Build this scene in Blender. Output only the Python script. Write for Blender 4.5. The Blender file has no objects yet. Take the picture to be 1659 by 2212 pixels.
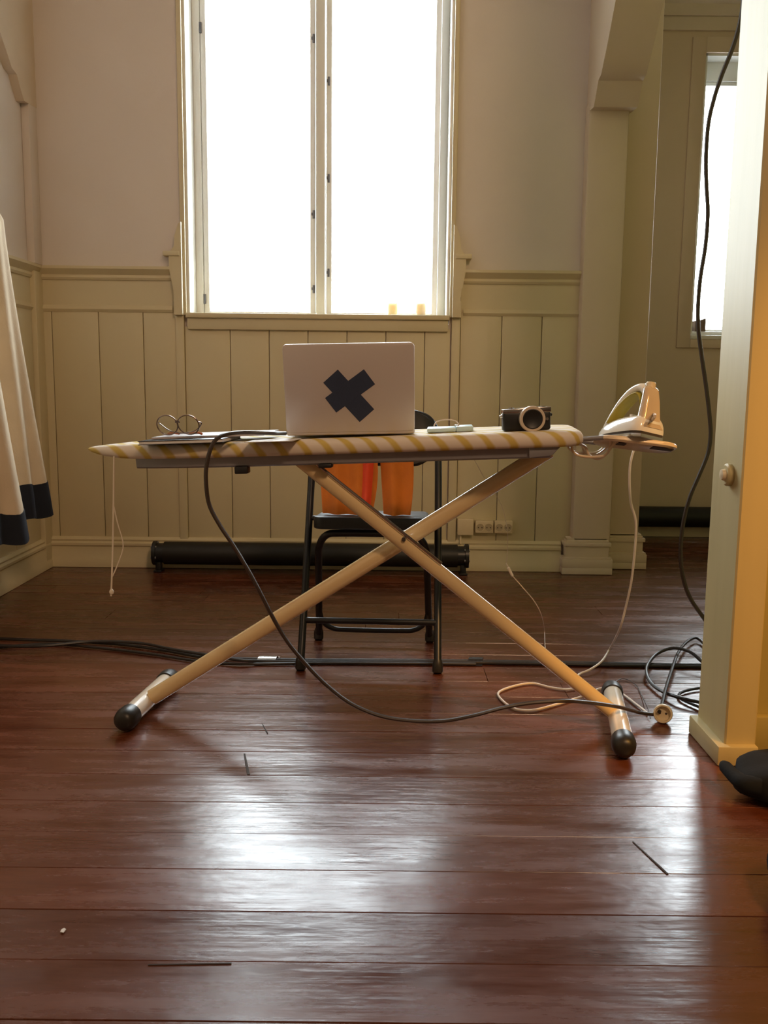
import bpy, bmesh, math, random
from mathutils import Matrix, Vector
random.seed(7)
R = math.radians
SC = bpy.context.scene
COL = SC.collection

# ------------------------------------------------------------------ camera, world, light, exposure
CAM_H, PITCH, ROLL, FPX = 0.88, R(8.2), R(0.6), 2007.0
fw = Vector((0, math.cos(PITCH), -math.sin(PITCH)))
up0 = Vector((0, math.sin(PITCH), math.cos(PITCH)))
rt0 = Vector((1, 0, 0))
rt = rt0 * math.cos(ROLL) + up0 * math.sin(ROLL)
up = -rt0 * math.sin(ROLL) + up0 * math.cos(ROLL)
CAMP = Vector((0, 0, CAM_H))
cd = bpy.data.cameras.new('camera')
cd.sensor_fit = 'VERTICAL'
cd.sensor_height = 36.0
cd.lens = 36.0 * FPX / 2212.0
cd.clip_start = 0.02
cam = bpy.data.objects.new('camera', cd)
COL.objects.link(cam)
mw = Matrix((rt, up, -fw)).transposed().to_4x4()
mw.translation = CAMP
cam.matrix_world = mw
SC.camera = cam

w = bpy.data.worlds.new('overcast_sky')
SC.world = w
w.use_nodes = True
bg = w.node_tree.nodes['Background']
bg.inputs[0].default_value = (0.90, 0.96, 1.0, 1)
bg.inputs[1].default_value = 14.0

def light(name, kind, loc, energy, color, size=0.5, target=None, size_y=None):
    l = bpy.data.lights.new(name, kind)
    l.energy = energy
    l.color = color
    if kind == 'AREA':
        l.size = size
        if size_y:
            l.shape = 'RECTANGLE'
            l.size_y = size_y
        else:
            l.shape = 'DISK'
    else:
        l.shadow_soft_size = size
    o = bpy.data.objects.new(name, l)
    COL.objects.link(o)
    o.location = loc
    if target is not None:
        o.rotation_euler = (Vector(target) - Vector(loc)).to_track_quat('-Z', 'Y').to_euler()
    return o

# portals that guide the sky's light through the two windows
for nm, loc, sx, sy in (('window_portal_main', (-0.30, 4.62, 2.13), 1.2, 2.0),
                        ('window_portal_side', (2.15, 5.62, 1.83), 0.95, 1.5)):
    p = light(nm, 'AREA', loc, 1.0, (1, 1, 1), sx, (loc[0], 0, loc[2]), sy)
    p.data.cycles.is_portal = True
# the hall's own tungsten lamps, high up behind the photographer
light('ceiling_lamp', 'AREA', (1.2, -1.0, 3.3), 36, (1.0, 0.64, 0.38), 0.5, (0.3, 1.6, 0.4))
sp_ = light('hall_spotlight', 'SPOT', (2.0, 0.2, 2.6), 205, (1.0, 0.48, 0.10), 0.08, (1.5, 2.05, 0.7))
sp_.data.spot_size = R(39)
sp_.data.spot_blend = 0.5

SC.view_settings.view_transform = 'Standard'
SC.view_settings.look = 'None'
SC.view_settings.exposure = 0.58
SC.view_settings.gamma = 1.0
SC.view_settings.use_curve_mapping = False

# ------------------------------------------------------------------ helpers
def ray(px, py):
    return fw * FPX + rt * (px - 829.5) - up * (py - 1106)
def P(px, py, Y):
    d = ray(px, py)
    return CAMP + d * (Y / d.y)
def F(px, py, z=0.0):
    d = ray(px, py)
    return CAMP + d * ((z - CAM_H) / d.z)

def mat(name, col, rough=0.5, metal=0.0, var=0.06, scale=6.0, bump=0.0, bscale=60.0, spec=0.5, coat=0.0, stretch=(1, 1, 1)):
    m = bpy.data.materials.new(name)
    m.use_nodes = True
    nt = m.node_tree
    b = nt.nodes['Principled BSDF']
    b.inputs['Roughness'].default_value = rough
    b.inputs['Metallic'].default_value = metal
    b.inputs['Specular IOR Level'].default_value = spec
    b.inputs['Coat Weight'].default_value = coat
    tc = nt.nodes.new('ShaderNodeTexCoord')
    mp = nt.nodes.new('ShaderNodeMapping')
    mp.inputs['Scale'].default_value = stretch
    nt.links.new(tc.outputs['Object'], mp.inputs[0])
    n = nt.nodes.new('ShaderNodeTexNoise')
    n.inputs['Scale'].default_value = scale
    n.inputs['Detail'].default_value = 4
    nt.links.new(mp.outputs[0], n.inputs['Vector'])
    r = nt.nodes.new('ShaderNodeValToRGB')
    r.color_ramp.elements[0].position = 0.3
    r.color_ramp.elements[1].position = 0.7
    r.color_ramp.elements[0].color = tuple(max(0, c * (1 - var)) for c in col) + (1,)
    r.color_ramp.elements[1].color = tuple(min(1, c * (1 + var)) for c in col) + (1,)
    nt.links.new(n.outputs['Fac'], r.inputs[0])
    nt.links.new(r.outputs[0], b.inputs['Base Color'])
    if bump:
        n2 = nt.nodes.new('ShaderNodeTexNoise')
        n2.inputs['Scale'].default_value = bscale
        nt.links.new(mp.outputs[0], n2.inputs['Vector'])
        bp = nt.nodes.new('ShaderNodeBump')
        bp.inputs['Strength'].default_value = bump
        bp.inputs['Distance'].default_value = 0.002
        nt.links.new(n2.outputs['Fac'], bp.inputs['Height'])
        nt.links.new(bp.outputs[0], b.inputs['Normal'])
    return m

class MB:
    def __init__(s):
        s.bm = bmesh.new()
    def merge(s, t, M=None):
        if M is not None:
            bmesh.ops.transform(t, matrix=M, verts=t.verts)
        me = bpy.data.meshes.new('tmp')
        t.to_mesh(me)
        t.free()
        s.bm.from_mesh(me)
        bpy.data.meshes.remove(me)
        return s
    def box(s, x0, x1, y0, y1, z0, z1, bev=0.0, M=None, seg=2):
        t = bmesh.new()
        bmesh.ops.create_cube(t, size=1)
        for v in t.verts:
            v.co = Vector(((x0 + x1) / 2 + v.co.x * (x1 - x0), (y0 + y1) / 2 + v.co.y * (y1 - y0), (z0 + z1) / 2 + v.co.z * (z1 - z0)))
        if bev:
            bmesh.ops.bevel(t, geom=t.edges[:], offset=bev, segments=seg, profile=0.5, affect='EDGES')
        return s.merge(t, M)
    def loft(s, rings, cap=True, closed=True, M=None):
        t = bmesh.new()
        vs = [[t.verts.new(p) for p in r] for r in rings]
        n = len(rings[0])
        for a, b in zip(vs[:-1], vs[1:]):
            for i in range(n if closed else n - 1):
                j = (i + 1) % n
                t.faces.new((a[i], a[j], b[j], b[i]))
        if cap:
            t.faces.new(list(reversed(vs[0])))
            t.faces.new(vs[-1])
        bmesh.ops.recalc_face_normals(t, faces=t.faces[:])
        return s.merge(t, M)
    def tube(s, pts, r, n=10, closed=False, M=None, flat=None):
        pts = [Vector(p) for p in pts]
        rings = []
        N = len(pts)
        prev = None
        for i, p in enumerate(pts):
            if closed:
                d = pts[(i + 1) % N] - pts[i - 1]
            else:
                d = pts[min(i + 1, N - 1)] - pts[max(i - 1, 0)]
            d.normalize()
            if prev is None:
                a = Vector((0, 0, 1)) if abs(d.z) < 0.9 else Vector((0, 1, 0))
                u = d.cross(a).normalized()
            else:
                u = (prev - d * prev.dot(d)).normalized()
            prev = u
            v = d.cross(u)
            rr = r
            if isinstance(r, (list, tuple)):
                f_ = i / max(1, N - 1) * (len(r) - 1)
                i0 = min(int(f_), len(r) - 2)
                rr = r[i0] + (r[i0 + 1] - r[i0]) * (f_ - i0)
            rings.append([p + (u * math.cos(k * 2 * math.pi / n) + v * math.sin(k * 2 * math.pi / n)) * rr for k in range(n)])
        if closed:
            rings.append(rings[0])
            # twist-free closing is close enough for small rings
            return s.loft(rings, cap=False, M=M)
        return s.loft(rings, cap=True, M=M)
    def cyl(s, a, b, r, r2=None, n=20, M=None):
        return s.tube([a, b], [r, r if r2 is None else r2], n=n, M=M)
    def lathe(s, prof, n=28, M=None):
        rings = [[Vector((max(r, 1e-5) * math.cos(k * 2 * math.pi / n), max(r, 1e-5) * math.sin(k * 2 * math.pi / n), z)) for k in range(n)] for r, z in prof]
        return s.loft(rings, cap=True, M=M)
    def prism(s, poly, axis, a, b, bev=0.0, M=None):
        def mk(u, v, h):
            return {'x': (h, u, v), 'y': (u, h, v), 'z': (u, v, h)}[axis]
        t = bmesh.new()
        v0 = [t.verts.new(mk(u, v, a)) for u, v in poly]
        v1 = [t.verts.new(mk(u, v, b)) for u, v in poly]
        n = len(poly)
        t.faces.new(v0)
        t.faces.new(list(reversed(v1)))
        for i in range(n):
            j = (i + 1) % n
            t.faces.new((v0[i], v1[i], v1[j], v0[j]))
        bmesh.ops.recalc_face_normals(t, faces=t.faces[:])
        if bev:
            bmesh.ops.bevel(t, geom=t.edges[:], offset=bev, segments=2, profile=0.5, affect='EDGES')
        return s.merge(t, M)
    def build(s, name, m, parent=None, world=False, angle=35, origin=None):
        me = bpy.data.meshes.new(name)
        s.bm.to_mesh(me)
        s.bm.free()
        me.materials.append(m)
        o = bpy.data.objects.new(name, me)
        COL.objects.link(o)
        for p in me.polygons:
            p.use_smooth = True
        me.set_sharp_from_angle(angle=R(angle))
        if parent is not None:
            o.parent = parent
            if world:
                me.transform(MATS[parent.name].inverted())
            MATS[o.name] = MATS[parent.name].copy()
        else:
            if origin is None and me.vertices:
                xs = [v.co.x for v in me.vertices]; ys = [v.co.y for v in me.vertices]; zs = [v.co.z for v in me.vertices]
                origin = ((min(xs) + max(xs)) / 2, (min(ys) + max(ys)) / 2, min(zs))
            T = Matrix.Translation(origin or (0, 0, 0))
            me.transform(T.inverted())
            o.matrix_world = T
            MATS[o.name] = T
        return o
MATS = {}

def thing(name, label, cat, M=None, group=None, kind=None):
    o = bpy.data.objects.new(name, None)
    COL.objects.link(o)
    o.empty_display_size = 0.05
    if M is None:
        M = Matrix.Identity(4)
    elif not isinstance(M, Matrix):
        M = Matrix.Translation(M)
    o.matrix_world = M
    MATS[o.name] = M.copy()
    if kind:
        o['kind'] = kind
    if label:
        o['label'] = label
    if cat:
        o['category'] = cat
    if group:
        o['group'] = group
    return o
def tag(o, label, cat, group=None):
    o['label'] = label
    o['category'] = cat
    if group:
        o['group'] = group
    return o
def struct(name, mb, m, parent=None, label=None, angle=35):
    o = mb.build(name, m, parent, angle=angle)
    if parent is None:
        o['kind'] = 'structure'
    if label:
        o['label'] = label
    return o
def spline(pts, sub=8, closed=False):
    pts = [Vector(p) for p in pts]
    out = []
    n = len(pts)
    rng = range(n if closed else n - 1)
    for i in rng:
        if closed:
            p0, p1, p2, p3 = pts[i - 1], pts[i], pts[(i + 1) % n], pts[(i + 2) % n]
        else:
            p0, p1, p2, p3 = pts[max(i - 1, 0)], pts[i], pts[i + 1], pts[min(i + 2, n - 1)]
        for k in range(sub):
            t = k / sub
            out.append(0.5 * ((2 * p1) + (p2 - p0) * t + (2 * p0 - 5 * p1 + 4 * p2 - p3) * t * t + (3 * p1 - p0 - 3 * p2 + p3) * t ** 3))
    if not closed:
        out.append(pts[-1])
    return out
def rrect(x0, x1, z0, z1, r, n=5):
    out = []
    for cx, cz, a0 in ((x1 - r, z0 + r, -90), (x1 - r, z1 - r, 0), (x0 + r, z1 - r, 90), (x0 + r, z0 + r, 180)):
        for k in range(n + 1):
            a = R(a0 + 90 * k / n)
            out.append((cx + r * math.cos(a), cz + r * math.sin(a)))
    return out

# ------------------------------------------------------------------ materials
plaster = mat('painted_plaster', (0.76, 0.69, 0.64), 0.75, var=0.02, scale=3, bump=0.15, bscale=90)
pil_paint = mat('pilaster_paint', (0.72, 0.61, 0.48), 0.5, var=0.03, scale=2)
partition_paint = mat('olive_partition_paint', (0.36, 0.29, 0.09), 0.55, var=0.05)
panel = mat('cream_panel_paint', (0.69, 0.60, 0.40), 0.5, var=0.03, scale=2, bump=0.08, bscale=40)
alcove_paint = mat('alcove_panel_paint', (0.74, 0.60, 0.45), 0.5, var=0.03, scale=2)
groove_m = mat('panel_groove', (0.42, 0.35, 0.18), 0.7)
post_paint = mat('post_paint', (0.50, 0.41, 0.20), 0.5, var=0.05, scale=14, bump=0.3, bscale=30, stretch=(1, 1, 0.1))
win_paint = mat('window_white_paint', (0.88, 0.87, 0.82), 0.4, var=0.02)
hall_wood = mat('dark_hall_panelling', (0.30, 0.19, 0.09), 0.6, var=0.1)
ceil_m = mat('ceiling_paint', (0.42, 0.35, 0.25), 0.8, var=0.02)
hinge_m = mat('hinge_iron', (0.20, 0.20, 0.22), 0.5, 0.6)
black_metal = mat('black_enamel', (0.012, 0.012, 0.014), 0.35, 0.0, bump=0.0)
black_plast = mat('black_plastic', (0.012, 0.012, 0.013), 0.45)
heater_m = mat('heater_black', (0.010, 0.009, 0.008), 0.5)
rubber = mat('black_rubber', (0.02, 0.018, 0.016), 0.4)
cable_m = mat('black_cable_rubber', (0.025, 0.020, 0.018), 0.38)
brown_cable = mat('dark_brown_cable_rubber', (0.045, 0.030, 0.022), 0.4)
white_cable = mat('white_cable_plastic', (0.78, 0.68, 0.58), 0.5)
leg_m = mat('cream_enamel_tube', (0.80, 0.61, 0.33), 0.22, var=0.03, coat=0.5)
foot_m = mat('pale_enamel_tube', (0.82, 0.74, 0.62), 0.18, var=0.02, coat=0.6)
tray_m = mat('grey_steel_tray', (0.30, 0.30, 0.32), 0.45, 0.3)
silver = mat('laptop_aluminium', (0.66, 0.62, 0.60), 0.45, 0.25, var=0.01)
chrome = mat('chrome', (0.8, 0.8, 0.8), 0.12, 1.0)
tape_m = mat('dark_gaffer_tape', (0.026, 0.040, 0.085), 0.6, bump=0.3, bscale=300)
orange_m = mat('orange_cloth', (0.56, 0.15, 0.010), 0.85, var=0.10, scale=12, bump=0.4, bscale=120)
red_m = mat('red_lining', (0.72, 0.06, 0.015), 0.8)
robe_m = mat('cream_wool', (0.70, 0.58, 0.42), 0.9, var=0.07, scale=8, bump=0.4, bscale=160)
navy_m = mat('navy_wool', (0.010, 0.014, 0.026), 0.9)
ivory_plast = mat('ivory_plastic', (0.72, 0.60, 0.40), 0.4)
iron_white = mat('iron_white_plastic', (0.86, 0.83, 0.76), 0.12, var=0.01, coat=0.6)
iron_olive = mat('iron_olive_grip', (0.42, 0.34, 0.04), 0.4)
iron_tank = mat('iron_smoked_tank', (0.62, 0.48, 0.32), 0.18, coat=0.5)
sole_m = mat('soleplate_steel', (0.55, 0.55, 0.56), 0.2, 0.95)
dark_m = mat('dark_recess', (0.05, 0.035, 0.025), 0.7)
rest_m = mat('cream_rest_plastic', (0.74, 0.60, 0.42), 0.3, coat=0.3)
cup_m = mat('white_candle_wax', (0.86, 0.76, 0.64), 0.5)
cup_m.node_tree.nodes['Principled BSDF'].inputs['Subsurface Weight'].default_value = 0.9
cup_m.node_tree.nodes['Principled BSDF'].inputs['Subsurface Radius'].default_value = (0.05, 0.04, 0.03)
cup_m.node_tree.nodes['Principled BSDF'].inputs['Subsurface Scale'].default_value = 1.0
paper_m = mat('white_paper', (0.80, 0.80, 0.80), 0.7, var=0.02)
grey_paper = mat('printed_paper', (0.45, 0.42, 0.44), 0.45, var=0.3, scale=30)
blue_m = mat('pale_blue_plastic', (0.60, 0.80, 0.84), 0.35)
frame_m = mat('brown_wire_frame', (0.30, 0.22, 0.18), 0.25, 0.8)
amber_m = mat('amber_temple_tip', (0.55, 0.16, 0.05), 0.3)
bag_m = mat('black_bag_nylon', (0.010, 0.011, 0.012), 0.92, spec=0.25, bump=0.6, bscale=60)
silver_tape_m = mat('silver_tape', (0.72, 0.74, 0.76), 0.25, 0.7)
black_tape_m = mat('black_tape', (0.02, 0.018, 0.02), 0.3)
wood_block = mat('brown_wood', (0.16, 0.10, 0.06), 0.6)
string_m = mat('white_cotton_string', (0.75, 0.68, 0.55), 0.8)

def glass_mat():
    m = bpy.data.materials.new('window_glass')
    m.use_nodes = True
    nt = m.node_tree
    nt.nodes.clear()
    o = nt.nodes.new('ShaderNodeOutputMaterial')
    mx = nt.nodes.new('ShaderNodeMixShader')
    tr = nt.nodes.new('ShaderNodeBsdfTransparent')
    gl = nt.nodes.new('ShaderNodeBsdfGlossy')
    gl.inputs['Roughness'].default_value = 0.02
    lw = nt.nodes.new('ShaderNodeFresnel')
    lw.inputs[0].default_value = 1.25
    tr.inputs[0].default_value = (0.96, 0.98, 0.98, 1)
    nt.links.new(lw.outputs[0], mx.inputs[0])
    nt.links.new(tr.outputs[0], mx.inputs[1])
    nt.links.new(gl.outputs[0], mx.inputs[2])
    nt.links.new(mx.outputs[0], o.inputs[0])
    return m
glass_m = glass_mat()

def floor_mat():
    m = bpy.data.materials.new('red_brown_floor_paint')
    m.use_nodes = True
    nt = m.node_tree
    b = nt.nodes['Principled BSDF']
    L = nt.links.new
    tc = nt.nodes.new('ShaderNodeTexCoord')
    mp = nt.nodes.new('ShaderNodeMapping')
    mp.inputs['Scale'].default_value = (0.16, 1, 1)
    L(tc.outputs['Object'], mp.inputs[0])
    geo = nt.nodes.new('ShaderNodeNewGeometry')
    # long streaks along the boards
    n1 = nt.nodes.new('ShaderNodeTexNoise')
    n1.inputs['Scale'].default_value = 15
    n1.inputs['Detail'].default_value = 8
    n1.inputs['Roughness'].default_value = 0.7
    L(mp.outputs[0], n1.inputs['Vector'])
    mp2 = nt.nodes.new('ShaderNodeMapping')
    mp2.inputs['Scale'].default_value = (0.06, 1, 1)
    L(tc.outputs['Object'], mp2.inputs[0])
    n2 = nt.nodes.new('ShaderNodeTexNoise')
    n2.inputs['Scale'].default_value = 70
    n2.inputs['Detail'].default_value = 6
    L(mp2.outputs[0], n2.inputs['Vector'])
    r1 = nt.nodes.new('ShaderNodeValToRGB')
    r1.color_ramp.elements[0].position = 0.3
    r1.color_ramp.elements[1].position = 0.75
    r1.color_ramp.elements[0].color = (0.078, 0.019, 0.008, 1)
    r1.color_ramp.elements[1].color = (0.165, 0.047, 0.018, 1)
    L(n1.outputs['Fac'], r1.inputs[0])
    hv = nt.nodes.new('ShaderNodeHueSaturation')
    ma = nt.nodes.new('ShaderNodeMath'); ma.operation = 'MULTIPLY_ADD'
    ma.inputs[1].default_value = 0.40; ma.inputs[2].default_value = 0.80
    L(geo.outputs['Random Per Island'], ma.inputs[0])
    L(ma.outputs[0], hv.inputs['Value'])
    L(r1.outputs[0], hv.inputs['Color'])
    L(hv.outputs[0], b.inputs['Base Color'])
    # worn gloss
    rr = nt.nodes.new('ShaderNodeMapRange')
    rr.inputs[1].default_value = 0.3; rr.inputs[2].default_value = 0.75
    rr.inputs[3].default_value = 0.16; rr.inputs[4].default_value = 0.38
    L(n1.outputs['Fac'], rr.inputs[0])
    L(rr.outputs[0], b.inputs['Roughness'])
    b.inputs['Specular IOR Level'].default_value = 0.7
    # grain, plus blobs of thick paint
    n3 = nt.nodes.new('ShaderNodeTexNoise')
    n3.inputs['Scale'].default_value = 22
    n3.inputs['Detail'].default_value = 3
    mp3 = nt.nodes.new('ShaderNodeMapping')
    mp3.inputs['Scale'].default_value = (0.5, 1, 1)
    L(tc.outputs['Object'], mp3.inputs[0])
    L(mp3.outputs[0], n3.inputs['Vector'])
    ad = nt.nodes.new('ShaderNodeMath'); ad.operation = 'MULTIPLY_ADD'
    ad.inputs[1].default_value = 0.45
    L(n2.outputs['Fac'], ad.inputs[0])
    L(n3.outputs['Fac'], ad.inputs[2])
    bp = nt.nodes.new('ShaderNodeBump')
    bp.inputs['Strength'].default_value = 0.30
    bp.inputs['Distance'].default_value = 0.004
    L(ad.outputs[0], bp.inputs['Height'])
    L(bp.outputs[0], b.inputs['Normal'])
    return m
floor_m = floor_mat()

def cover_mat():
    m = bpy.data.materials.new('striped_cotton_cover')
    m.use_nodes = True
    nt = m.node_tree
    b = nt.nodes['Principled BSDF']
    b.inputs['Roughness'].default_value = 0.8
    L = nt.links.new
    tc = nt.nodes.new('ShaderNodeTexCoord')
    sp = nt.nodes.new('ShaderNodeSeparateXYZ')
    L(tc.outputs['Object'], sp.inputs[0])
    nz = nt.nodes.new('ShaderNodeTexNoise')
    nz.inputs['Scale'].default_value = 9
    L(tc.outputs['Object'], nz.inputs['Vector'])
    # u = x + 0.8 y + 0.5 z + wobble
    a1 = nt.nodes.new('ShaderNodeMath'); a1.operation = 'MULTIPLY_ADD'; a1.inputs[1].default_value = 0.7
    L(sp.outputs['Y'], a1.inputs[0]); L(sp.outputs['X'], a1.inputs[2])
    a2 = nt.nodes.new('ShaderNodeMath'); a2.operation = 'MULTIPLY_ADD'; a2.inputs[1].default_value = 0.7
    L(sp.outputs['Z'], a2.inputs[0]); L(a1.outputs[0], a2.inputs[2])
    a3 = nt.nodes.new('ShaderNodeMath'); a3.operation = 'MULTIPLY_ADD'; a3.inputs[1].default_value = 0.02
    L(nz.outputs['Fac'], a3.inputs[0]); L(a2.outputs[0], a3.inputs[2])
    a4 = nt.nodes.new('ShaderNodeMath'); a4.operation = 'MULTIPLY'; a4.inputs[1].default_value = 2 * math.pi / 0.054
    L(a3.outputs[0], a4.inputs[0])
    s = nt.nodes.new('ShaderNodeMath'); s.operation = 'SINE'
    L(a4.outputs[0], s.inputs[0])
    r = nt.nodes.new('ShaderNodeValToRGB')
    r.color_ramp.elements[0].position = 0.10
    r.color_ramp.elements[0].color = (0.76, 0.68, 0.58, 1)
    r.color_ramp.elements[1].position = 0.75
    r.color_ramp.elements[1].color = (0.62, 0.46, 0.12, 1)
    L(s.outputs[0], r.inputs[0])
    L(r.outputs[0], b.inputs['Base Color'])
    return m
cover_m = cover_mat()

# ------------------------------------------------------------------ room shell
LX, RX, YB, YR, HC = -1.57, 4.6, 4.26, -3.2, 3.8        # left wall, right wall, back wall, rear wall, ceiling
AX0, AY = 1.22, 5.28                                    # side room: its left wall and far wall

mb = MB()                                                # floor boards run left to right
mb.box(LX - 0.3, RX + 0.2, YR - 0.2, AY + 0.3, -0.06, -0.022)
k = 0
y0 = 1.836 - 0.1335 * 39
ends_fixed = {1.836 - 0.0: -0.33}
while y0 < AY + 0.2:
    y1 = y0 + 0.1335
    x = LX - 0.25 - random.random() * 2.4
    if y0 < 2.3:
        cuts = [RX * 0.4 + random.random() * 2]
    else:
        cuts = sorted(random.uniform(LX, RX) for _ in range(2))
    xs = [LX - 0.25] + cuts + [RX + 0.15]
    for a, b in zip(xs[:-1], xs[1:]):
        dz = random.uniform(-0.0013, -0.0007)
        tl = random.uniform(-0.0003, 0.0003)
        cup = random.uniform(0.0, 0.0010)
        ya, yb2 = y0 + 0.0009, y1 - 0.0009
        prof = [(ya, -0.025), (ya, -0.0012 + dz)]
        for q_ in range(7):
            u_ = q_ / 6 * 2 - 1
            prof.append((ya + 0.0007 + (yb2 - ya - 0.0014) * q_ / 6, dz + tl * u_ - cup * (1 - u_ * u_)))
        prof += [(yb2, -0.0012 + dz), (yb2, -0.025)]
        mb.prism(prof, 'x', a + 0.0009, b - 0.0009)
    y0 = y1
    k += 1
fl = struct('floor', mb, floor_m, angle=4, label='glossy red-brown painted board floor')
sc_ = MB()
a, b = F(1367, 1818), F(1442, 1888)
d = (b - a).normalized(); nn = Vector((-d.y, d.x, 0)) * 0.0011
sc_.prism([(p.x, p.y) for p in (a - nn, b - nn * 1.8, b + nn * 1.8, a + nn)], 'z', -0.002, 0.0006)
so = sc_.build('scratch', dark_m, fl, world=True)
for (ax, ay), (bx_, by_), wd in (((528, 1628), (537, 1673), 0.0030), ((566, 1562), (578, 1584), 0.0012), ((320, 2084), (500, 2081), 0.0016)):
    a, b = F(ax, ay), F(bx_, by_)
    d = (b - a).normalized(); nn = Vector((-d.y, d.x, 0)) * wd
    sc_ = MB()
    sc_.prism([(p.x, p.y) for p in (a - nn * 0.6, b - nn, b + nn, a + nn * 0.6)], 'z', -0.003, 0.0007)
    sc_.build('scratch', dark_m, fl, world=True)

struct('ceiling', MB().box(LX - 0.3, RX + 0.2, YR - 0.2, AY + 0.3, HC, HC + 0.1), ceil_m)
struct('wall_rear', MB().box(LX - 0.3, RX + 0.2, YR - 0.2, YR, 0, HC), hall_wood)
struct('wall_right', MB().box(RX, RX + 0.2, YR, AY + 0.3, 0, HC), hall_wood)

RAIL = [(0.0, 1.300), (-0.018, 1.300), (-0.024, 1.310), (-0.020, 1.322), (-0.034, 1.334), (-0.046, 1.346), (-0.046, 1.358), (0.0, 1.362)]
BAND = [(0.0, 1.160), (-0.016, 1.160), (-0.024, 1.172), (-0.020, 1.182), (-0.012, 1.190), (0.0, 1.190)]
BASE = [(0.0, 0.0), (-0.040, 0.0), (-0.040, 0.030), (-0.034, 0.040), (-0.030, 0.095), (-0.036, 0.102), (-0.036, 0.112), (-0.026, 0.120), (-0.030, 0.128), (-0.018, 0.140), (0.0, 0.140)]
def offs(pr, y):
    return [(y + u, v) for u, v in pr]

# left wall, with wainscot
struct('wall_left', MB().box(LX - 0.25, LX, YR, YB + 0.3, 0, HC), plaster)
mb = MB()
ys = [YR, -2.4, -1.6, -0.8, 0.0, 0.8, 1.6, 2.4, 3.0, 3.3, 3.6, 3.88, 4.16]
for a, b in zip(ys[:-1], ys[1:]):
    mb.box(LX, LX + 0.014, a + 0.002, b - 0.002, 0.13, 1.17, 0.002)
mb.box(LX, LX + 0.012, YR, 4.16, 1.17, 1.31)
mb.box(LX, LX + 0.035, 4.16, YB, 0.0, 1.33, 0.004)
struct('wall_left_panelling', mb, panel)
mb = MB(); mb.box(LX, LX + 0.035, 4.17, YB, 1.362, 2.06, 0.004)
struct('trim_11', mb, plaster, label='corner post above the wainscot')
prx = lambda pr: [(LX - u, v) for u, v in pr]
mb = MB()
t = MB()
def prof_y(mbx, pr, ya, yb):      # profile (x,z) swept along y
    rings = [[Vector((u, yy, v)) for u, v in pr] for yy in (ya, yb)]
    mbx.loft(rings)
prof_y(mb, prx(BASE), YR, YB - 0.03)
struct('baseboard_left', mb, panel)
mb = MB(); prof_y(mb, prx(RAIL), YR, YB - 0.02); prof_y(mb, prx(BAND), YR, 4.16)
struct('trim_1', mb, panel, label='moulded chair rail along the left wall')
# curved knee brace springing from the left wall's corner
def brace_profile(y_wall, z0, y_out, z1, cap):
    pts = [(y_wall, z0)]
    pts += [(y_wall - cap, z0), (y_wall - cap, z0 + 0.10)]
    for i in range(9):
        t_ = i / 8
        a_ = t_ * math.pi / 2
        pts.append((y_wall - cap - 0.02 - (y_out) * (1 - math.cos(a_)), z0 + 0.12 + (z1 - z0 - 0.12) * math.sin(a_) ** 0.9))
    pts += [(y_wall - cap - y_out, z1 + 0.25), (y_wall, z1 + 0.25)]
    return pts

# back wall with window hole
WX0, WX1, WZ0, WZ1 = -0.893, 0.283, 1.150, 3.10
mb = MB()
D = 0.26
mb.box(LX - 0.2, WX0, YB, YB + D, 0, HC)
mb.box(WX1, 1.02, YB, YB + D, 0, HC)
mb.box(WX0, WX1, YB, YB + D, 0, WZ0 - 0.03)
mb.box(WX0, WX1, YB, YB + D, WZ1, HC)
struct('wall_back', mb, plaster)
# wainscot boards
mb = MB()
gx = [LX, -1.50, -1.29, -1.09, -0.935]
for a, b in zip(gx[:-1], gx[1:]):
    mb.box(a + 0.0015, b - 0.0015, YB - 0.014, YB, 0.13, 1.17, 0.002)
gx = [-0.905, -0.70, -0.525, -0.35, -0.175, 0.0, 0.175, 0.29]
for a, b in zip(gx[:-1], gx[1:]):
    mb.box(a + 0.0015, b - 0.0015, YB - 0.012, YB, 0.13, 1.10, 0.002)
gx = [0.334, 0.52, 0.70, 0.87]
for a, b in zip(gx[:-1], gx[1:]):
    mb.box(a + 0.0015, b - 0.0015, YB - 0.014, YB, 0.13, 1.17, 0.002)
for a, b in ((LX, -0.935), (0.334, 0.87)):
    mb.box(a, b, YB - 0.012, YB, 1.17, 1.31)
struct('wall_back_panelling', mb, panel)
mb = MB()
for pr in (RAIL, BAND):
    for a, b in ((LX + 0.02, -0.955), (0.345, 0.875)):
        mb.prism(offs(pr, YB), 'x', a, b)
struct('trim_2', mb, panel, label='moulded chair rail on the back wall either side of the window')
mb = MB(); mb.prism(offs(BASE, YB), 'x', LX, 0.82)
struct('baseboard_back', mb, panel)

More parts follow.
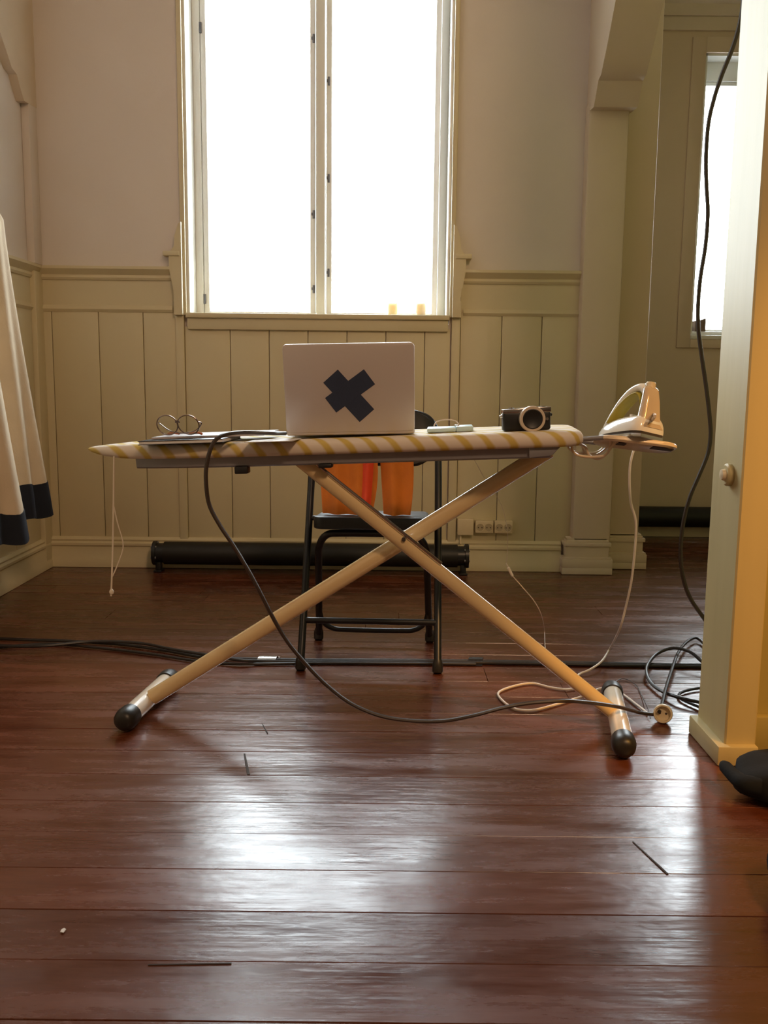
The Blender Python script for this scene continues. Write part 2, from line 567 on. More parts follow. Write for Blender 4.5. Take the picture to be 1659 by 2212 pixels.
# casing beside and below the window with little console ornaments
mb = MB()
mb.box(WX0 - 0.022, WX0, YB - 0.022, YB, WZ0, WZ1 + 0.02, 0.004)
mb.box(WX1, WX1 + 0.022, YB - 0.022, YB, WZ0, WZ1 + 0.02, 0.004)
mb.box(WX0 - 0.06, WX1 + 0.06, YB - 0.03, YB, WZ1, WZ1 + 0.12, 0.004)
for s, xe in ((-1, WX0), (1, WX1)):
    def X(d):
        return xe + s * d
    pts = [(0.012, 1.150), (0.050, 1.150), (0.048, 1.205), (0.052, 1.215), (0.046, 1.225), (0.050, 1.26), (0.060, 1.31), (0.066, 1.345), (0.068, 1.405), (0.072, 1.412),
           (0.060, 1.425), (0.044, 1.445), (0.040, 1.49), (0.032, 1.515), (0.024, 1.54), (0.012, 1.55)]
    mb.prism([(X(u), v) for u, v in pts], 'y', YB - 0.050, YB)
    mb.box(min(X(0.020), X(0.092)), max(X(0.020), X(0.092)), YB - 0.058, YB, 1.403, 1.424, 0.003)
    mb.box(min(X(0.012), X(0.050)), max(X(0.012), X(0.050)), YB - 0.024, YB, 0.13, 1.150, 0.003)
struct('trim_3', mb, panel, label='window casing with small console ornaments')

# ---- window_1
W1 = thing('window_1', 'tall white painted casement window, blown out by daylight', None, (-0.305, YB + 0.1, WZ0), kind='structure')
mb = MB()
mb.box(WX0, WX0 + 0.012, YB, YB + D, WZ0, WZ1)
mb.box(WX1 - 0.012, WX1, YB, YB + D, WZ0, WZ1)
mb.box(WX0, WX1, YB, YB + D, WZ1 - 0.012, WZ1)
FY0, FY1 = YB + 0.15, YB + 0.23
mb.box(WX0 + 0.012, WX0 + 0.045, FY0, FY1, WZ0, WZ1 - 0.012, 0.004)
mb.box(WX1 - 0.045, WX1 - 0.012, FY0, FY1, WZ0, WZ1 - 0.012, 0.004)
mb.box(WX0 + 0.012, WX1 - 0.012, FY0, FY1, WZ1 - 0.06, WZ1 - 0.012, 0.004)
mb.box(WX0 + 0.012, WX1 - 0.012, FY0, FY1, WZ0 - 0.02, WZ0 + 0.014, 0.003)
mb.build('window_frame', win_paint, W1, world=True)
mb = MB()
mb.box(-0.327, -0.281, FY0 - 0.03, FY1, WZ0 + 0.02, WZ1 - 0.05, 0.010)
mb.build('mullion', win_paint, W1, world=True)
mb = MB()
mb.box(WX0, WX1, YB - 0.045, YB + D, WZ0 - 0.012, WZ0 + 0.010, 0.004)
mb.box(WX0 + 0.005, WX1 - 0.005, YB - 0.030, YB, WZ0 - 0.062, WZ0 - 0.012, 0.003)
mb.build('window_sill', panel, W1, world=True)
def sash(W, x0, x1, z0, z1, y0, y1, st=0.025, rails=()):
    mb = MB()
    mb.box(x0, x0 + st, y0, y1, z0, z1, 0.004)
    mb.box(x1 - st, x1, y0, y1, z0, z1, 0.004)
    mb.box(x0 + st, x1 - st, y0, y1, z0, z0 + st * 0.6, 0.004)
    mb.box(x0 + st, x1 - st, y0, y1, z1 - st, z1, 0.004)
    for z in rails:
        mb.box(x0 + st, x1 - st, y0, y1, z - 0.02, z + 0.02, 0.004)
    s = mb.build('sash', win_paint, W, world=True)
    mb = MB()
    mb.box(x0 + st - 0.004, x1 - st + 0.004, (y0 + y1) / 2 - 0.002, (y0 + y1) / 2 + 0.002, z0 + st * 0.4, z1 - st + 0.004)
    mb.build('pane', glass_m, s, world=True)
    return s
sl = sash(W1, WX0 + 0.047, -0.329, WZ0 + 0.015, WZ1 - 0.062, FY0 + 0.008, FY0 + 0.052)
sr = sash(W1, -0.279, WX1 - 0.047, WZ0 + 0.015, WZ1 - 0.062, FY0 + 0.008, FY0 + 0.052)
for sx, s, zs in ((-0.337, sl, (1.285, 1.62, 2.38)), (-0.268, sr, (1.36, 1.78, 2.20))):
    for z in zs:
        mb = MB()
        mb.cyl((sx, FY0 + 0.004, z - 0.018), (sx, FY0 + 0.004, z + 0.018), 0.005, n=10)
        mb.box(sx - 0.010, sx + 0.004, FY0 + 0.002, FY0 + 0.010, z - 0.004, z + 0.008, 0.001)
        mb.build('catch', hinge_m, s, world=True)
for z in (1.235, 2.42):
    mb = MB()
    mb.cyl((WX0 + 0.050, FY0 + 0.002, z - 0.022), (WX0 + 0.050, FY0 + 0.002, z + 0.022), 0.006, n=10)
    mb.build('hinge', hinge_m, sl, world=True)

# pilaster and pier at the end of the back wall, with stepped plinths
def plinth(mb, x0, x1, y0, y1, sides=True):
    steps = [(0.0, 0.030, 0.034), (0.030, 0.070, 0.034), (0.070, 0.078, 0.030), (0.078, 0.128, 0.018), (0.128, 0.146, 0.026), (0.146, 0.156, 0.016), (0.156, 0.164, 0.010)]
    for z0, z1, o in steps:
        mb.box(x0 - o, x1 + o, y0 - o, y1, z0, z1, 0.002)
mb = MB()
mb.box(0.862, 1.036, 4.190, YB + 0.02, 0, 2.06, 0.010)
plinth(mb, 0.85, 1.012, 4.20, YB)
struct('trim_4', mb, pil_paint, label='square pilaster with stepped plinth at the end of the back wall')
mb = MB()
mb.box(1.0, 1.20, 4.325, AY, 0, HC, 0.003)
plinth(mb, 1.0, 1.205, 4.335, 4.6)
struct('trim_5', mb, alcove_paint, label='pier beside the opening to the side room')
def brace(name, x0, x1, lab):
    pts = [(YB, 2.03), (4.12, 2.02), (4.085, 2.06), (4.05, 2.105), (4.00, 2.115), (3.965, 2.15), (3.90, 2.21), (3.80, 2.32), (3.65, 2.50), (3.46, 2.78), (3.30, 3.10), (3.22, 3.45), (3.20, HC), (YB, HC)]
    mb = MB()
    mb.prism(pts, 'x', x0, x1)
    struct(name, mb, pil_paint, label=lab)
brace('trim_6', 0.866, 1.050, 'curved timber brace above the right pilaster')
brace('trim_7', LX - 0.20, LX + 0.036, 'curved timber brace at the left corner')

# side room far wall with its window
A0, A1, AZ0, AZ1 = 1.697, 2.62, 1.125, 2.62
mb = MB()
mb.box(AX0 - 0.1, A0, AY, AY + D, 0, HC)
mb.box(A1, RX, AY, AY + D, 0, HC)
mb.box(A0, A1, AY, AY + D, 0, AZ0 - 0.02)
mb.box(A0, A1, AY, AY + D, AZ1, HC)
struct('wall_side_room', mb, alcove_paint)
mb = MB()
mb.box(A0 - 0.075, A0, AY - 0.016, AY, AZ0 - 0.06, AZ1 + 0.08, 0.003)
mb.box(A1, A1 + 0.075, AY - 0.016, AY, AZ0 - 0.06, AZ1 + 0.08, 0.003)
mb.box(A0, A1, AY - 0.016, AY, AZ1, AZ1 + 0.08, 0.003)
mb.box(A0, A1, AY - 0.016, AY, AZ0 - 0.06, AZ0 - 0.01, 0.003)
struct('trim_8', mb, alcove_paint, label='flat casing round the side room window')
mb = MB()
mb.box(AX0, RX, AY - 0.02, AY, 2.73, 2.80, 0.003)
mb.prism([(AY, 2.80), (AY - 0.03, 2.80), (AY - 0.05, 2.83), (AY - 0.05, 2.85), (AY - 0.09, 2.89), (AY - 0.09, 2.93), (AY, 2.93)], 'x', AX0, RX)
struct('trim_9', mb, pil_paint, label='moulded cornice above the side room window')
mb = MB(); mb.prism(offs(BASE, AY), 'x', AX0, RX)
struct('baseboard_side_room', mb, alcove_paint)
W2 = thing('window_2', 'narrow white side room window behind the hanging black cable', None, (2.16, AY + 0.1, AZ0), kind='structure')
mb = MB()
GY0, GY1 = AY + 0.10, AY + 0.18
mb.box(A0, A0 + 0.012, AY, AY + D, AZ0, AZ1)
mb.box(A1 - 0.012, A1, AY, AY + D, AZ0, AZ1)
mb.box(A0, A1, AY, AY + D, AZ1 - 0.012, AZ1)
mb.box(A0 + 0.012, A0 + 0.022, GY0, GY1, AZ0, AZ1, 0.003)
mb.box(A1 - 0.03, A1 - 0.012, GY0, GY1, AZ0, AZ1, 0.003)
mb.box(A0 + 0.012, A1 - 0.012, GY0, GY1, AZ1 - 0.11, AZ1, 0.003)
mb.box(A0 + 0.012, A1 - 0.012, GY0, GY1, AZ0, AZ0 + 0.035, 0.003)
mb.build('window_frame', win_paint, W2, world=True)
mb = MB()
mb.box(A0, A1, AY - 0.02, AY + D, AZ0 - 0.012, AZ0 + 0.010, 0.003)
mb.box(A0 + 0.012, A1 - 0.012, AY + 0.02, AY + 0.12, AZ0 + 0.008, AZ0 + 0.032, 0.004)
mb.build('window_sill', win_paint, W2, world=True)
sash(W2, A0 + 0.023, 2.14, AZ0 + 0.037, AZ1 - 0.112, GY0 + 0.01, GY0 + 0.05, 0.02)
sash(W2, 2.145, A1 - 0.032, AZ0 + 0.037, AZ1 - 0.112, GY0 + 0.01, GY0 + 0.05, 0.02)

# near post at the end of the partition on the right
mb = MB()
PX0, PX1, PY0, PY1 = 0.797, 0.870, 2.062, 2.245
ch = 0.004
mb.prism([(PX0, PY0 + ch), (PX0 + ch, PY0), (PX1 - ch, PY0), (PX1, PY0 + ch), (PX1, PY1), (PX0, PY1)], 'z', 0.0, HC)
mb.box(PX0 - 0.020, PX1 + 0.0, PY0 - 0.018, PY1 + 0.008, 0.0, 0.046, 0.003)
struct('trim_10', mb, post_paint, label='cream chamfered wooden post with low plinth at the right')
mb = MB()
mb.box(PX1, RX, PY0 + 0.06, PY0 + 0.13, 0.0, HC)
struct('wall_partition', mb, partition_paint)
mb = MB()
mb.box(PX1, RX, PY0 + 0.035, PY0 + 0.06, 0.0, 0.10, 0.004)
struct('baseboard_partition', mb, partition_paint)

# ------------------------------------------------------------------ ironing board
Nn = Vector((-0.771, 2.420, 0.704)); Rr = Vector((0.474, 2.285, 0.767))
bx = (Rr - Nn).normalized()
by = Vector((0, 0, 1)).cross(bx).normalized()
bz = bx.cross(by)
BM = Matrix((bx, by, bz)).transposed().to_4x4()
BM.translation = (Nn + Rr) / 2
BL = (Rr - Nn).length / 2
def topz(x, y):
    return BM.translation.z - (bz.x * (x - BM.translation.x) + bz.y * (y - BM.translation.y)) / bz.z
IB = thing('ironing_board', 'long ironing board with yellow and white striped cover on crossed cream tube legs', 'ironing board', (BM.translation.x, BM.translation.y, 0))
def outline(scale_in=0.0, n=14):
    W = 0.172 - scale_in
    pts = []
    # bottom (near, -y) side from nose to square end, then back
    side = [(-BL + scale_in, 0.0)]
    for i in range(1, n):
        t_ = i / (n - 1)
        x = -BL + scale_in + 0.52 * t_ ** 1.9
        side.append((x, W * math.sin(t_ * math.pi / 2) ** 1.15))
    r = 0.055
    xe = BL - scale_in
    for k in range(7):
        a = R(90 - 90 * k / 6)
        side.append((xe - r + r * math.cos(a), W - r + r * math.sin(a)))
    return [(x, -y) for x, y in side] + [(x, y) for x, y in reversed(side[1:])]
rings = []
for ins, z in ((0.030, -0.0375), (0.006, -0.036), (0.0, -0.028), (0.0, -0.014), (0.005, -0.005), (0.014, -0.001), (0.03, 0.0)):
    rings.append([BM @ Vector((x, y, (z + 0.004) * (1 - 0.80 * max(0.0, 1 - (x + BL) / 0.20) ** 2) - 0.004 - 0.006 * max(0.0, 1 - (x + BL) / 0.25) ** 2)) for x, y in outline(ins)])
rings_l = [[BM.inverted() @ p for p in r] for r in rings]
mb = MB(); mb.loft(rings_l)
cover = mb.build('cover', cover_m, IB, angle=50)
cover.matrix_local = MATS['ironing_board'].inverted() @ BM
MATS[cover.name] = BM.copy()
def bpart(mb, name, m, par=None, label=None):
    """a part given in the board's own frame"""
    o = mb.build(name, m, IB if par is None else par)
    o.data.transform(MATS[(IB if par is None else par).name].inverted() @ BM)
    if label:
        o['label'] = label
    return o
mb = MB()
rings = []
for ins, z in ((0.022, -0.036), (0.026, -0.058), (0.032, -0.062)):
    rings.append([Vector((x if x < 0.55 else 0.55 - 0.0 * ins, y, z)) for x, y in outline(ins)])
for r_ in rings:
    for v in r_:
        v.x = max(v.x, -BL + 0.16 - 0.0)
mb.loft(rings)
bpart(mb, 'tray', tray_m)
mb = MB()
mb.prism([(0.50, -0.036), (0.572, -0.036), (0.552, -0.056), (0.50, -0.060)], 'y', -0.158, -0.150, 0.002)
bpart(mb, 'end_bracket', tray_m)
# black clips below the tray
for x in (-0.185, 0.02):
    mb = MB(); mb.box(x - 0.016, x + 0.016, -0.152, -0.120, -0.078 if x < 0 else -0.070, -0.060, 0.003)
    bpart(mb, 'clip', black_plast)
# feet: cross tubes with rubber caps
FL = (Vector((-0.642, 2.195, 0.031)), Vector((-0.600, 2.560, 0.031)))
FR = (Vector((0.566, 2.060, 0.031)), Vector((0.640, 2.500, 0.031)))
for a, b in (FL, FR):
    d = (b - a).normalized()
    mb = MB(); mb.cyl(a + d * 0.035, b - d * 0.03, 0.025, n=24)
    ft = mb.build('foot_tube', foot_m, IB, world=True)
    for e, dd in ((a, d), (b, -d)):
        mb = MB()
        mb.tube([e, e + dd * 0.004, e + dd * 0.012, e + dd * 0.03, e + dd * 0.058, e + dd * 0.060], [0.010, 0.019, 0.026, 0.0295, 0.0285, 0.0255], n=24)
        mb.build('foot_cap', rubber, ft, world=True)
def flat_tube(a, b, w, h, side, n=20):
    a = Vector(a); b = Vector(b)
    d = (b - a).normalized()
    s_ = Vector(side) - d * d.dot(Vector(side)); s_.normalize()
    u = d.cross(s_)
    rings = []
    for p in (a, b):
        rings.append([p + u * (w * math.cos(k * 2 * math.pi / n)) + s_ * (h * math.sin(k * 2 * math.pi / n)) for k in range(n)])
    m_ = MB(); m_.loft(rings)
    return m_
lA0 = FL[0].lerp(FL[1], 0.42) + Vector((0.02, 0, 0.012)); lA1 = P(1186, 972, 2.30)
lA1.z = lA1.z + 0.0
flat_tube(lA0, lA1, 0.021, 0.017, (0, 1, 0)).build('leg', leg_m, IB, world=True)
lB0 = FR[0].lerp(FR[1], 0.48) + Vector((-0.012, -0.0, 0.012)); lB1 = P(648, 992, 2.25)
flat_tube(lB0, lB1, 0.0185, 0.016, (0, 1, 0)).build('leg', leg_m, IB, world=True)
# crossing rivet
cx = P(872, 1166, 2.235)
mb = MB(); mb.cyl(cx, cx + Vector((0, 0.11, 0)), 0.005, n=12)
mb.build('rivet', dark_m, IB, world=True)
# steel adjusting rod that runs along the upper leg
q0 = lB1 + Vector((0.02, -0.012, 0.006)); q1 = lB1.lerp(lB0, 0.42) + Vector((0.014, -0.012, 0.015))
mb = MB(); mb.cyl(q0, q1, 0.0045, n=10)
mb.build('adjusting_rod', chrome, IB, world=True)
# iron rest at the square end
RM = Matrix.Translation((0.590, 2.235, 0.735)) @ Matrix.Rotation(R(-6), 4, 'Z') @ Matrix.Rotation(R(6.0), 4, 'Y') @ Matrix.Rotation(R(-11), 4, 'X')
rp = []
for x, y in rrect(-0.085, 0.105, -0.068, 0.068, 0.045, 6):
    rp.append((x, y))
mb = MB()
rings = []
for s_, z in ((0.94, -0.012), (1.0, -0.008), (1.0, -0.002), (0.97, 0.001), (0.93, 0.001), (0.90, -0.004)):
    rings.append([Vector((0.01 + (x - 0.01) * s_, y * s_, z)) for x, y in rp])
mb.loft(rings)
rest = mb.build('iron_rest', rest_m, IB)
rest.data.transform(MATS[IB.name].inverted() @ RM)
for x0, x1 in ((-0.035, -0.015), (0.045, 0.095)):
    mb = MB()
    mb.prism([(x0, -0.056), (x1 - 0.008, -0.056), (x1, -0.044), (x1, -0.010), (x0, -0.010)], 'z', -0.0135, -0.0115)
    o = mb.build('rest_opening', dark_m, rest)
    o.data.transform(MATS[IB.name].inverted() @ RM)
mb = MB()
for yy in (-0.055, 0.055):
    e0 = BM @ Vector((BL - 0.022, yy, -0.036)); e1 = BM @ Vector((BL + 0.002, yy, -0.068)); e2 = BM @ Vector((BL + 0.045, yy, -0.070)); e3 = RM @ Vector((-0.055, yy, -0.008))
    mb.tube(spline([e0, e0 + Vector((0.005, 0, -0.02)), e1, e2, e2 + Vector((0.02, 0, 0.012)), e3], 6), 0.0032, n=8)
    f0 = BM @ Vector((BL - 0.02, yy, -0.034))
    mb.tube(spline([f0, BM @ Vector((BL + 0.01, yy * 0.9, -0.045)), BM @ Vector((BL + 0.022, yy * 0.9, -0.068)), BM @ Vector((BL + 0.05, yy * 0.9, -0.074)), RM @ Vector((-0.04, yy * 0.9, -0.008))], 6), 0.0032, n=8)
mb.build('rest_wire', rest_m, IB, world=True)
mb = MB()
e0 = BM @ Vector((BL - 0.03, 0, -0.030))
mb.tube([BM @ Vector((BL - 0.05, -0.05, -0.03)), RM @ Vector((-0.07, -0.05, -0.005))], 0.006, n=10)
mb.tube([BM @ Vector((BL - 0.05, 0.05, -0.03)), RM @ Vector((-0.07, 0.05, -0.005))], 0.006, n=10)
mb.build('rest_arm', tray_m, IB, world=True)
# loose drawstring of the cover
s0 = P(246, 985, 2.30)
mb = MB()
mb.tube(spline([s0, P(245, 1090, 2.30), P(243, 1200, 2.30), P(240, 1288, 2.29)], 8), 0.0022, n=6)
mb.tube(spline([P(245, 1090, 2.302), P(254, 1130, 2.30), P(266, 1178, 2.30), P(256, 1215, 2.30), P(243, 1245, 2.30)], 8), 0.0016, n=6)
kp = P(241, 1278, 2.29)
mb.lathe([(0.0, -0.008), (0.005, -0.005), (0.006, 0.0), (0.004, 0.005), (0.0, 0.008)], 10, Matrix.Translation(kp))
mb.build('drawstring', string_m, IB, world=True)

# ------------------------------------------------------------------ things on the board
def on_board(x, y, rz=0.0, dz=0.0):
    """frame lying on the tilted board surface"""
    ex = bx.copy()
    M = Matrix((bx, by, bz)).transposed().to_4x4()
    M.translation = (x, y, topz(x, y) + dz)
    return M @ Matrix.Rotation(R(rz), 4, 'Z')

# laptop
LM = on_board(-0.082, 2.245, 5.5, 0.0035)
LM = Matrix.Translation(LM.translation) @ Matrix.Rotation(R(-1.6), 4, 'Y') @ Matrix.Rotation(R(0.5), 4, 'Z')
LT = thing('laptop', 'open silver laptop with a dark tape cross on its lid', 'laptop', LM)
LW, LH = 0.309, 0.213
mb = MB(); mb.box(-LW / 2, LW / 2, 0.0, 0.205, 0.001, 0.016, 0.005, seg=3)
base = mb.build('base', silver, LT)
mb = MB(); mb.box(-0.13, 0.13, 0.03, 0.12, 0.0158, 0.0168, 0.0004)
mb.build('keyboard', black_plast, base)
mb = MB(); mb.cyl((-0.12, 0.004, 0.014), (0.12, 0.004, 0.014), 0.006, n=16)
mb.build('hinge', black_plast, LT)
lidM = Matrix.Translation((0, 0.002, 0.008)) @ Matrix.Rotation(R(11), 4, 'X')
mb = MB()
mb.prism(rrect(-LW / 2, LW / 2, 0.0, LH, 0.010, 5), 'y', -0.004, 0.004, 0.0022, M=lidM)
lid = mb.build('lid', silver, LT)
mb = MB(); mb.prism(rrect(-LW / 2 + 0.006, LW / 2 - 0.006, 0.008, LH - 0.006, 0.006, 4), 'y', 0.0038, 0.0046, M=lidM)
mb.build('screen', black_plast, lid)
mb = MB()
for (c0, c1), wd, off in ((((-0.044, 0.137), (0.040, 0.040)), 0.047, 0.0), (((0.048, 0.134), (-0.046, 0.067)), 0.044, 0.0004)):
    a = Vector((c0[0], 0, c0[1])); b = Vector((c1[0], 0, c1[1]))
    d = (b - a).normalized(); n_ = Vector((-d.z, 0, d.x)) * wd / 2
    mb.prism([(p.x, p.z) for p in (a + n_, b + n_, b - n_, a - n_)], 'y', -0.0044 - off, -0.0040 + 0.0002, M=lidM)
mb.build('tape_cross', tape_m, lid)

# papers and tablet-like folder, spectacles
NB = thing('notebook', 'thin dark-edged notebook under the spectacles and papers', 'notebook', on_board(-0.475, 2.275, -2, 0.0005))
mb = MB(); mb.box(-0.105, 0.105, -0.075, 0.075, 0.0002, 0.002, 0.0006); mb.box(-0.105, 0.105, -0.075, 0.075, 0.0085, 0.0100, 0.0006)
mb.build('cover', black_plast, NB)
mb = MB(); mb.box(-0.102, 0.104, -0.073, 0.073, 0.002, 0.0085)
mb.build('pages', paper_m, NB)
mb = MB(); mb.prism([(-0.14, -0.07), (0.14, -0.085), (0.145, 0.095), (-0.135, 0.10)], 'z', 0.0, 0.0045)
mb2 = mb.build('printed_magazine', grey_paper)
mb2.matrix_world = on_board(-0.422, 2.335, 3, 0.0115)
tag(mb2, 'grey printed magazine lying over the notebook, left of the laptop', 'magazine')
mb = MB()
mb.prism([(-0.06, -0.04), (0.055, -0.035), (0.05, 0.05), (-0.065, 0.045)], 'z', 0.0, 0.0015)
o = mb.build('paper_sheet', paper_m)
o.matrix_world = on_board(-0.262, 2.185, -6, 0.0008)
tag(o, 'small white sheet of paper at the left foot of the laptop', 'paper')

def spectacles():
    T = thing('spectacles', 'thin wire-framed spectacles with amber tips on the papers', 'spectacles', on_board(-0.500, 2.255, -22, 0.0172) @ Matrix.Scale(1.1, 4))
    for i, cxx in enumerate((-0.030, 0.030)):
        tilt = Matrix.Translation((cxx, 0, 0.0245)) @ Matrix.Rotation(R(20 if i else 14), 4, 'X') @ Matrix.Rotation(R(12), 4, 'Z')
        ring = [tilt @ Vector((0.0255 * math.cos(a * 2 * math.pi / 28), 0, 0.0225 * math.sin(a * 2 * math.pi / 28))) for a in range(28)]
        mb = MB(); mb.tube(ring, 0.0014, n=8, closed=True)
        rim = mb.build('rim', frame_m, T)
        mb = MB(); mb.loft([[tilt @ Vector((0.025 * math.cos(a * 2 * math.pi / 28), yy, 0.022 * math.sin(a * 2 * math.pi / 28))) for a in range(28)] for yy in (-0.0006, 0.0006)])
        mb.build('lens', glass_m, rim)
    mb = MB(); mb.tube(spline([(-0.006, 0, 0.030), (0, -0.004, 0.034), (0.006, 0, 0.030)], 5), 0.0014, n=8)
    mb.build('bridge', frame_m, T)
    for s in (-1, 1):
        mb = MB(); mb.tube(spline([(s * 0.056, 0.002, 0.030), (s * 0.058, 0.010, 0.026), (s * 0.03, 0.016 + 0.004 * s, 0.010), (-s * 0.02, 0.020 + 0.004 * s, 0.004)], 6), 0.0014, n=8)
        tm = mb.build('temple', frame_m, T)
        mb = MB(); mb.tube(spline([(-s * 0.018, 0.020 + 0.004 * s, 0.004), (-s * 0.040, 0.021 + 0.004 * s, 0.006), (-s * 0.052, 0.021 + 0.004 * s, 0.003)], 5), 0.0026, n=8)
        mb.build('temple_tip', amber_m, tm)
spectacles()

# pale blue case and cable loop
BC = thing('hard_drive', 'flat pale blue drive case between the laptop and the camera', 'drive', on_board(0.165, 2.30, 3, 0.0008))
mb = MB(); mb.box(-0.060, 0.010, -0.045, 0.045, 0.0002, 0.0105, 0.003)
mb.build('case', blue_m, BC)
mb = MB(); mb.box(0.0105, 0.052, -0.040, 0.045, 0.0002, 0.0125, 0.002)
mb.build('cap', blue_m, BC)
mb = MB()
M_ = on_board(0.150, 2.268, 0, 0.0150)
mb.tube([M_ @ p for p in spline([(-0.030, -0.012, 0.002), (-0.022, -0.005, 0.012), (0.0, 0.0, 0.016), (0.022, -0.002, 0.012), (0.030, -0.010, 0.002), (0.020, 0.02, 0.001)], 7)], 0.0016, n=8)
tag(mb.build('usb_cable', white_cable), 'short cream cable looped over the pale blue case', 'cable')

# camera
CM = on_board(0.335, 2.205, 7, 0.0005)
CT = thing('camera', 'small black and silver camera with a round silver lens ring', 'camera', CM)
mb = MB(); mb.box(-0.056, 0.056, -0.012, 0.022, 0.0005, 0.044, 0.005, seg=3)
mb.build('body', black_plast, CT)
mb = MB()
mb.prism([(-0.057, 0.0415), (0.057, 0.0415), (0.057, 0.0545), (0.0, 0.0545), (-0.018, 0.0525), (-0.057, 0.0515)], 'y', -0.013, 0.023, 0.002)
mb.build('top_plate', sole_m, CT)
mb = MB(); mb.lathe([(0.0, 0.0), (0.0065, 0.0), (0.0065, 0.004), (0.0, 0.0042)], 18, Matrix.Translation((-0.034, 0.006, 0.0515)))
mb.build('dial', sole_m, CT)
mb = MB(); mb.lathe([(0.0, 0.0), (0.009, 0.0), (0.009, 0.003), (0.0, 0.0032)], 20, Matrix.Translation((0.040, 0.006, 0.0525)))
mb.build('dial', sole_m, CT)
LMx = Matrix.Translation((0.0105, -0.011, 0.0275)) @ Matrix.Rotation(R(90), 4, 'X')
mb = MB()
mb.lathe([(0.0285, 0.0), (0.0300, 0.002), (0.0305, 0.014), (0.0300, 0.018), (0.0285, 0.0195), (0.0235, 0.0195), (0.0225, 0.015)], 40, LMx)
ring = mb.build('lens_ring', rest_m, CT)
ring.data.materials[0] = mat('satin_silver_ring', (0.70, 0.60, 0.48), 0.4, 0.2, var=0.02)
mb = MB(); mb.lathe([(0.0, 0.0165), (0.0225, 0.0165), (0.0235, 0.0200), (0.0215, 0.0205), (0.018, 0.0185), (0.0, 0.0180)], 40, LMx)
mb.build('lens_cap', black_plast, ring)
for s in (-1, 1):
    mb = MB(); mb.cyl((s * 0.055, 0.005, 0.036), (s * 0.062, 0.005, 0.034), 0.005, 0.003, n=10)
    mb.build('strap_lug', chrome if s < 0 else black_metal, CT)
mb = MB(); mb.cyl((0.047, -0.0125, 0.026), (0.047, -0.016, 0.026), 0.0035, n=12)
mb.build('release_button', sole_m, CT)

# steam iron on the rest
IM = RM @ Matrix.Translation((-0.012, 0.006, 0.0015)) @ Matrix.Rotation(R(180 - 58), 4, 'Z') @ Matrix.Scale(0.88, 4, (1, 0, 0)) @ Matrix.Scale(0.92, 4, (0, 1, 0))
IR = thing('steam_iron', 'white steam iron with olive grip standing on the rest at the board end', 'iron', IM)
def iron_outline(s, xs, z, n=20):
    out = []
    for sgn in (-1, 1):
        seq = []
        for i in range(n):
            t_ = i / (n - 1)
            x = 0.112 - 0.215 * t_
            wy = 0.050 * (1 - (1 - t_) ** 2.3) ** 0.75
            if t_ > 0.86:
                wy *= math.sqrt(max(0.0, 1 - ((t_ - 0.86) / 0.14) ** 2 * 0.45))
            seq.append((x, wy))
        if sgn < 0:
            out += [(x, -y) for x, y in seq]
        else:
            out += [(x, y) for x, y in reversed(seq[1:])]
    return [Vector((xs + (x - xs) * s, y * s, z)) for x, y in out]
mb = MB(); mb.loft([iron_outline(0.97, -0.09, 0.0), iron_outline(1.0, -0.09, 0.003), iron_outline(0.99, -0.09, 0.008)])
mb.build('soleplate', sole_m, IR)
mb = MB(); mb.loft([iron_outline(0.95, -0.09, 0.008), iron_outline(0.95, -0.09, 0.014)])
mb.build('skirt', dark_m, IR)
mb = MB(); mb.loft([iron_outline(0.99, -0.09, 0.014), iron_outline(1.0, -0.09, 0.020), iron_outline(0.95, -0.088, 0.032), iron_outline(0.85, -0.085, 0.042), iron_outline(0.70, -0.08, 0.050), iron_outline(0.50, -0.07, 0.054)])
mb.build('body', iron_white, IR, angle=60)
def flatpath(pts, wids, hts, n=14):
    pts = [Vector(p) for p in pts]
    rings = []
    for i, p in enumerate(pts):
        d = (pts[min(i + 1, len(pts) - 1)] - pts[max(i - 1, 0)]).normalized()
        s_ = Vector((0, 1, 0)); u = s_.cross(d)
        rings.append([p + s_ * (wids[i] * math.cos(k * 2 * math.pi / n)) + u * (hts[i] * math.sin(k * 2 * math.pi / n)) for k in range(n)])
    m_ = MB(); m_.loft(rings)
    return m_
hp = spline([(0.085, 0, 0.028), (0.060, 0, 0.058), (0.025, 0, 0.092), (-0.015, 0, 0.117), (-0.050, 0, 0.124), (-0.072, 0, 0.108), (-0.078, 0, 0.075), (-0.080, 0, 0.04)], 5)
nh = len(hp)
flatpath(hp, [0.012 + 0.008 * min(1, i / 14) for i in range(nh)], [0.008 + 0.004 * min(1, i / 14) for i in range(nh)]).build('handle', iron_white, IR, angle=60)
ip = spline([(0.060, 0, 0.044), (0.030, 0, 0.076), (-0.010, 0, 0.102), (-0.042, 0, 0.110), (-0.060, 0, 0.098), (-0.066, 0, 0.072), (-0.066, 0, 0.050)], 5)
flatpath(ip, [0.021] * len(ip), [0.0055] * len(ip)).build('grip', iron_olive, IR, angle=60)
mb = MB()
mb.loft([[Vector((x, y, z)) for x, y in rrect(-0.104 + a, -0.068, -wv, wv, 0.012, 4)] for z, wv, a in ((0.026, 0.040, 0.0), (0.05, 0.032, 0.006), (0.09, 0.026, 0.008), (0.118, 0.023, 0.014), (0.124, 0.020, 0.018))])
mb.build('heel', iron_tank, IR, angle=60)
mb = MB(); mb.lathe([(0.0, 0.0), (0.013, 0.0), (0.013, 0.012), (0.011, 0.014), (0.0, 0.0145)], 20, Matrix.Translation((-0.075, 0, 0.122)))
mb.build('filler_cap', ivory_plast, IR)
mb = MB(); mb.lathe([(0.0, 0.0), (0.010, 0.0), (0.009, 0.010), (0.0, 0.011)], 18, Matrix.Translation((-0.02, 0, 0.052)))
mb.build('dial', iron_white, IR)
